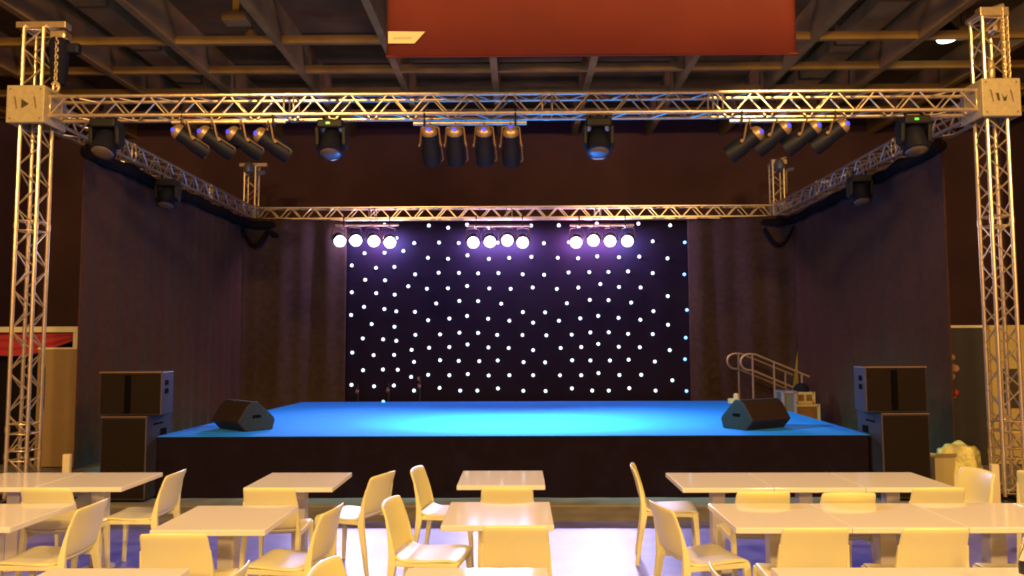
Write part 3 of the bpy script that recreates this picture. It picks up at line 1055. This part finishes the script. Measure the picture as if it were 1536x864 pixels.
# flowers
pf = at(1424, 640, 11.6)
fb = thing('flower_stand', 'tall stem of reddish tan flowers in front of the dark grey panel', 'flowers', (at(1424, 600, 11.6).x, 11.6, 0))
MB().lathe([(.13, 0), (.13, .02), (.02, .05), (.014, .9), (.05, .95), (.06, 1.02)], 14).build('stand', 'stalk', fb)
rnd = random.Random(9)
for nm_, nmat, nct in (('blossom', 'petal', 15), ('red_blossom', 'petalred', 4)):
    m = MB()
    for i in range(nct):
        z = rnd.uniform(1.02, 1.72) if nmat == 'petal' else rnd.uniform(1.05, 1.15)
        r_ = .045 + .035 * rnd.random()
        sp_ = .15 * (1.75 - z) + .04
        q = Matrix.Translation((rnd.uniform(-sp_, sp_) + .02, rnd.uniform(-.08, .05), z)) @ Matrix.Rotation(rnd.uniform(0, 3), 4, 'X') @ Matrix.Rotation(rnd.uniform(0, 3), 4, 'Y')
        prof = [(r_ * .2, -r_ * .5), (r_ * .8, -r_ * .35), (r_, 0), (r_ * .6, r_ * .2), (r_ * .8, r_ * .35), (r_ * .15, r_ * .3)]
        m.lathe(prof, 7, q)
    m.build(nm_, nmat, fb, ang=20)
m = MB()
for i in range(8):
    a_ = rnd.uniform(0, 6.28)
    m.path([(0, 0, 1.0), (.04 * math.cos(a_), .04 * math.sin(a_), 1.25), (.09 * math.cos(a_), .07 * math.sin(a_), 1.4 + .3 * rnd.random())], .006, 5)
m.build('stem', 'stalk', fb)

# yellow bag heap and cardboard
pbg = at(1450, 700, 9.98)
rnd = random.Random(21)
m = MB()
bumps = [(rnd.uniform(0, 6.28), rnd.uniform(.2, 1.3), rnd.uniform(.3, .55), rnd.uniform(.05, .11)) for _ in range(34)]


def bagf(u, v):
    th, ph = u * 2 * math.pi, v * math.pi * .5
    r_ = 1.0
    for a_, b_, s_, h_ in bumps:
        d_ = (math.acos(max(-1, min(1, math.cos(th - a_) * math.cos(ph) * math.cos(b_) + math.sin(ph) * math.sin(b_)))))
        r_ += h_ * math.exp(-(d_ / s_ * 2.2) ** 2)
    sq = math.cos(ph) ** .45
    return (.245 * r_ * sq * math.cos(th), .26 * r_ * sq * math.sin(th), .04 + .50 * r_ * math.sin(ph) ** .8)


m.grid(bagf, 64, 24)
bg = m.build('wrapping_bag', 'tulle', ang=80)
bg.location = (pbg.x - .04, 10.06, .0)
tag(bg, 'big crumpled yellow bag on the floor left of the near right tower', 'bag')
pl_ = MB().box(-.32, .40, -.30, .30, 0, .035).build('floor_board', 'black', smooth=False, bevel=.006)
pl_.location = (pbg.x + .05, 9.98, 0)
tag(pl_, 'dark flat board on the floor under the crumpled yellow bag', 'board')
pbx = at(1408, 700, 10.15)
bxo = thing('cardboard_box', 'low beige box between the right subwoofer and the yellow bag', 'box', (pbx.x - .06, 10.0, 0))
MB().box(-.13, .13, -.12, .14, 0, at(1408, 684, 10.0).z).build('box_body', 'boxc', bxo, smooth=False, bevel=.004)
zz = at(1408, 684, 10.0).z
MB().prism([(-.13, zz), (.13, zz), (.13, zz + .004), (-.13, zz + .03)], 1, .13, .142).prism([(-.12, zz), (-.13, zz), (-.17, zz + .05), (-.165, zz + .055)], 0, -.13, .13).build('flap', 'boxc', bxo, smooth=False)
for px, py, D_, lab in ((101, 681, 9.5, 'short pale post in front of the beige door'), (1491, 696, 9.0, 'short pale post at the foot of the near right tower')):
    p = at(px, py, D_)
    t = thing('marker_post', lab, 'post', (p.x, D_, 0))
    MB().box(-.045, .045, -.03, .03, .02, p.z).build('post_body', 'white', t, smooth=False, bevel=.01)
    MB().box(-.09, .09, -.09, .09, 0, .02).build('post_foot', 'black', t, smooth=False, bevel=.005)


# ------------------------------------------------------------------ tables
TW = .72


def table_proto(x, y, label):
    t = thing('cafe_table', label, 'table', (x, y, .012), 0, 'white square tables')
    MB().box(-TW / 2 + .001, TW / 2 - .001, -TW / 2, TW / 2, .700, .738).build('tabletop', 'table', t, smooth=False, bevel=.006)
    MB().box(-.055, .055, -.055, .055, .02, .70).build('pedestal', 'tleg', t, smooth=False, bevel=.008)
    MB().lathe([(.12, 0), (.125, .004), (.125, .014), (.115, .018)], 28).build('base_plate', 'tleg', t)
    MB().box(-.26, .26, -.03, .03, .678, .70).box(-.03, .03, -.26, .26, .678, .70).build('spider', 'tleg', t, smooth=False)
    return t


R1, R2, R3 = 6.60, 5.28, 3.66
tabs = [(-3.57, R1, 'white table at the far left, farthest row, before the left subwoofer'),
        (-4.29, R1, 'white table of the farthest row cut off by the left picture edge'),
        (-1.86, R1 - .03, 'white table in the farthest row below the left stage monitor'),
        (-.157, R1 + .05, 'white table of the farthest row standing alone in the middle aisle'),
        (1.64, R1 - .08, 'white table at the left end of the farthest joined row on the right'),
        (2.36, R1 - .08, 'white table in the middle of the farthest joined row on the right'),
        (3.08, R1 - .08, 'white table at the right end of the farthest joined row on the right'),
        (-3.58, R2 - .02, 'white table of the middle row at the left picture edge'),
        (-1.94, R2 - .10, 'white table of the middle row with a chair back overlapping its near left corner'),
        (-.147, R2 + .01, 'white table of the middle row in the centre with lamp reflections'),
        (1.695, R2 - .06, 'white table at the left end of the middle joined row on the right'),
        (2.415, R2 - .06, 'second white table from the left in the middle joined row on the right'),
        (3.135, R2 - .06, 'third white table from the left in the middle joined row on the right'),
        (3.855, R2 - .06, 'white table of the middle joined row cut off by the right picture edge'),
        (-2.06, R3, 'white table of the nearest row at the lower left'),
        (-.22, R3, 'white table of the nearest row at the lower centre'),
        (1.635, R3, 'white table of the nearest row at the lower right, left one of two'),
        (2.355, R3, 'white table of the nearest row under the bottle at the lower right corner')]
tp = None
for x, y, lab in tabs:
    if tp is None:
        tp = table_proto(x, y, lab)
    else:
        dup(tp, (x, y, .012), 0, lab)

# ------------------------------------------------------------------ chairs
SP = [(.235, .425), (.228, .447), (.205, .460), (.15, .462), (.05, .455), (-.07, .447), (-.14, .447), (-.185, .458), (-.210, .485), (-.224, .53), (-.236, .60), (-.252, .68), (-.275, .75), (-.300, .815)]
SWD = [.200, .205, .210, .214, .216, .214, .212, .210, .208, .206, .204, .202, .199, .196]


def chair_proto(label):
    t = thing('cafe_chair', label, 'chair', (0, 0, 0), 0, 'pale plastic chairs')

    def shell(i0, i1):
        mb = MB()
        nx = 12
        rows = []
        for i in range(i0, i1 + 1):
            (y, z), w_ = SP[i], SWD[i]
            bk = min(1, max(0, (i - 7) / 3))
            st_ = (1 - bk) * min(1, i / 2)
            row = []
            for j in range(nx + 1):
                u = -1 + 2 * j / nx
                cc_ = 1 - u * u
                zz_ = z - .010 * cc_ * st_
                if i == len(SP) - 1:
                    zz_ -= .010 * (1 - cc_)
                row.append((w_ * u, y - .030 * cc_ * bk, zz_))
            rows.append(row)
        vs = [v for r_ in rows for v in r_]
        fs = [(a * (nx + 1) + j, (a + 1) * (nx + 1) + j, (a + 1) * (nx + 1) + j + 1, a * (nx + 1) + j + 1) for a in range(len(rows) - 1) for j in range(nx)]
        return mb.add(vs, fs)
    s_ = shell(0, 8).build('seat', 'chair', t, ang=80, solid=.022, sub=1)
    b2 = shell(8, len(SP) - 1).build('backrest', 'chair', t, ang=80, solid=.020, sub=1)

    def leg(pts, ws):
        mb = MB()
        vs, fs = [], []
        for (x, y, z), (wx, wy) in zip(pts, ws):
            vs += [(x - wx, y - wy, z), (x + wx, y - wy, z), (x + wx, y + wy, z), (x - wx, y + wy, z)]
        for i in range(len(pts) - 1):
            for j in range(4):
                fs.append((i * 4 + j, i * 4 + (j + 1) % 4, (i + 1) * 4 + (j + 1) % 4, (i + 1) * 4 + j))
        fs += [(3, 2, 1, 0), tuple(range(len(vs) - 4, len(vs)))]
        return mb.add(vs, fs)
    for s in (-1, 1):
        leg([(s * .208, .232, 0), (s * .203, .222, .25), (s * .198, .210, .41), (s * .196, .204, .448)],
            [(.013, .014), (.016, .018), (.020, .024), (.019, .024)]).build('leg', 'chair', t, smooth=False, bevel=.005)
        leg([(s * .212, -.285, 0), (s * .207, -.250, .22), (s * .203, -.218, .42), (s * .203, -.222, .50), (s * .201, -.238, .60), (s * .198, -.262, .70)],
            [(.013, .014), (.016, .019), (.018, .026), (.013, .022), (.010, .014), (.006, .008)]).build('leg', 'chair', t, smooth=False, bevel=.005)
    for s in (-1, 1):
        MB().box(s * .196 - .012, s * .196 + .012, -.20, .20, .412, .446).build('side_rail', 'chair', t, smooth=False, bevel=.005)
    return t


# (x of back top, y of back top, facing angle: 0 = away to the stage, positive turns left)
LEFTF, RIGHTF = 90, -90
chairs = [(-2.92, 6.58, LEFTF, 'pale chair facing left at the right end of the far left table'),
          (-1.14, 6.48, LEFTF - 22, 'pale chair turned left, right of the farthest table below the left monitor'),
          (-.90, 6.74, RIGHTF - 8, 'pale chair seen side on, facing right toward the farthest centre table'),
          (1.00, 6.87, RIGHTF - 8, 'pale chair seen side on, left end of the farthest joined right row'),
          (-2.92, 5.30, LEFTF, 'pale chair facing left beside the middle row table at the left picture edge'),
          (-1.24, 5.15, LEFTF - 8, 'pale chair facing left, right of the middle row table with an overlapping chair back'),
          (-.90, 5.40, RIGHTF - 9, 'pale chair facing right toward the middle row centre table'),
          (.935, 5.22, RIGHTF + 14, 'pale chair facing right at the left end of the middle joined right row'),
          (-3.58, 5.84, 0, 'pale chair seen from behind, tucked to the far left table'),
          (-1.89, 5.84, 2, 'pale chair seen from behind, overlapping the farthest table below the left monitor'),
          (-.10, 5.84, 0, 'pale chair seen from behind between the two centre tables'),
          (1.76, 5.66, 0, 'pale chair back, leftmost of three between the joined right rows'),
          (2.36, 5.62, 0, 'pale chair back, middle of three between the joined right rows'),
          (3.10, 5.80, 0, 'pale chair back, rightmost of three between the joined right rows'),
          (-1.99, 4.46, 1, 'large pale chair back overlapping the near left corner of a middle row table'),
          (-.03, 4.62, -1, 'pale chair back between the middle and nearest centre tables'),
          (1.72, 4.57, 0, 'large pale chair back, leftmost along the middle joined right row'),
          (2.41, 4.56, 0, 'large pale chair back, second from left along the middle joined right row'),
          (3.13, 4.57, 0, 'large pale chair back cut off by the right picture edge above the bottle'),
          (3.86, 6.60, LEFTF + 9, 'pale chair facing left at the right end of the farthest joined right row'),
          (4.31, 6.45, -45, 'pale chair at the right picture edge under the near right tower'),
          (-1.37, 3.76, LEFTF, 'cropped pale chair at the bottom edge, facing left toward the lower left table'),
          (-.97, 3.84, RIGHTF - 10, 'cropped pale chair at the bottom edge, facing right toward the lower centre table'),
          (.94, 3.72, RIGHTF, 'cropped pale chair at the bottom edge, facing the lower right tables')]
cpz = None
for x, y, ang, lab in chairs:
    rz = R(ang)
    off = Matrix.Rotation(rz, 3, 'Z') @ Vector((0, -.30, 0))
    loc = (x - off.x, y - off.y, .012)
    if cpz is None:
        cpz = chair_proto(lab)
        cpz.location = loc; cpz.rotation_euler = (0, 0, rz)
    else:
        dup(cpz, loc, rz, lab)

# bottle
pb = at(1541, 830, 3.62)
bt = thing('glass_bottle', 'clear bottle with dark label at the lower right corner', 'bottle', (pb.x, 3.62, .7505))
MB().lathe([(.030, 0), (.036, .004), (.037, .13), (.034, .155), (.018, .195), (.014, .205), (.014, .225)], 20).build('bottle_body', 'glass', bt)
MB().lathe([(.0155, .217), (.017, .219), (.017, .240), (.014, .243)], 16).build('cap', 'bcap', bt)
m = MB()
nn = 20
m.lathe([(.0374, .085), (.0380, .087), (.0380, .128), (.0374, .130)], 20).build('label', 'label', bt)

# ------------------------------------------------------------------ light
CY_ = (.10, .95, 1.0)
for gi, ((xa, xb), yb, cans, d) in enumerate(groups):
    for ci, (px, py) in enumerate(cans):
        dv = Vector(d).normalized()
        p = at(px, py, ybar - .14) + dv * .47
        tx = (-1.2 + 2.4 * ci / 3) if gi == 1 else ((.6 + ci * .5) if gi == 0 else (-2.1 + ci * .5))
        spot('stage_beam', p, (tx + .1, 11.2, ZS), CY_, 1050, 46, 1.0, .08)

AMB = (1.0, .62, .215)
for (x, y, e_) in ((-5.5, -3.5, 2300), (5.5, -3.5, 2600), (-4.5, 3.0, 850), (4.8, 3.2, 1150), (0, -6.5, 2300)):
    point('hall_lamp', (x, y, 7.0 if x else 4.6), AMB, e_, .35)

w = bpy.data.worlds.new('world')
sc.world = w
w.use_nodes = True
w.node_tree.nodes['Background'].inputs[0].default_value = (.0, .0, .0, 1)
w.node_tree.nodes['Background'].inputs[1].default_value = 0

vs_ = sc.view_settings
vs_.view_transform = 'Standard'
vs_.look = 'None'
vs_.exposure = 0
vs_.gamma = 1
vs_.use_curve_mapping = False
sc.cycles.use_denoising = True
sc.cycles.max_bounces = 6
sc.cycles.sample_clamp_indirect = 6
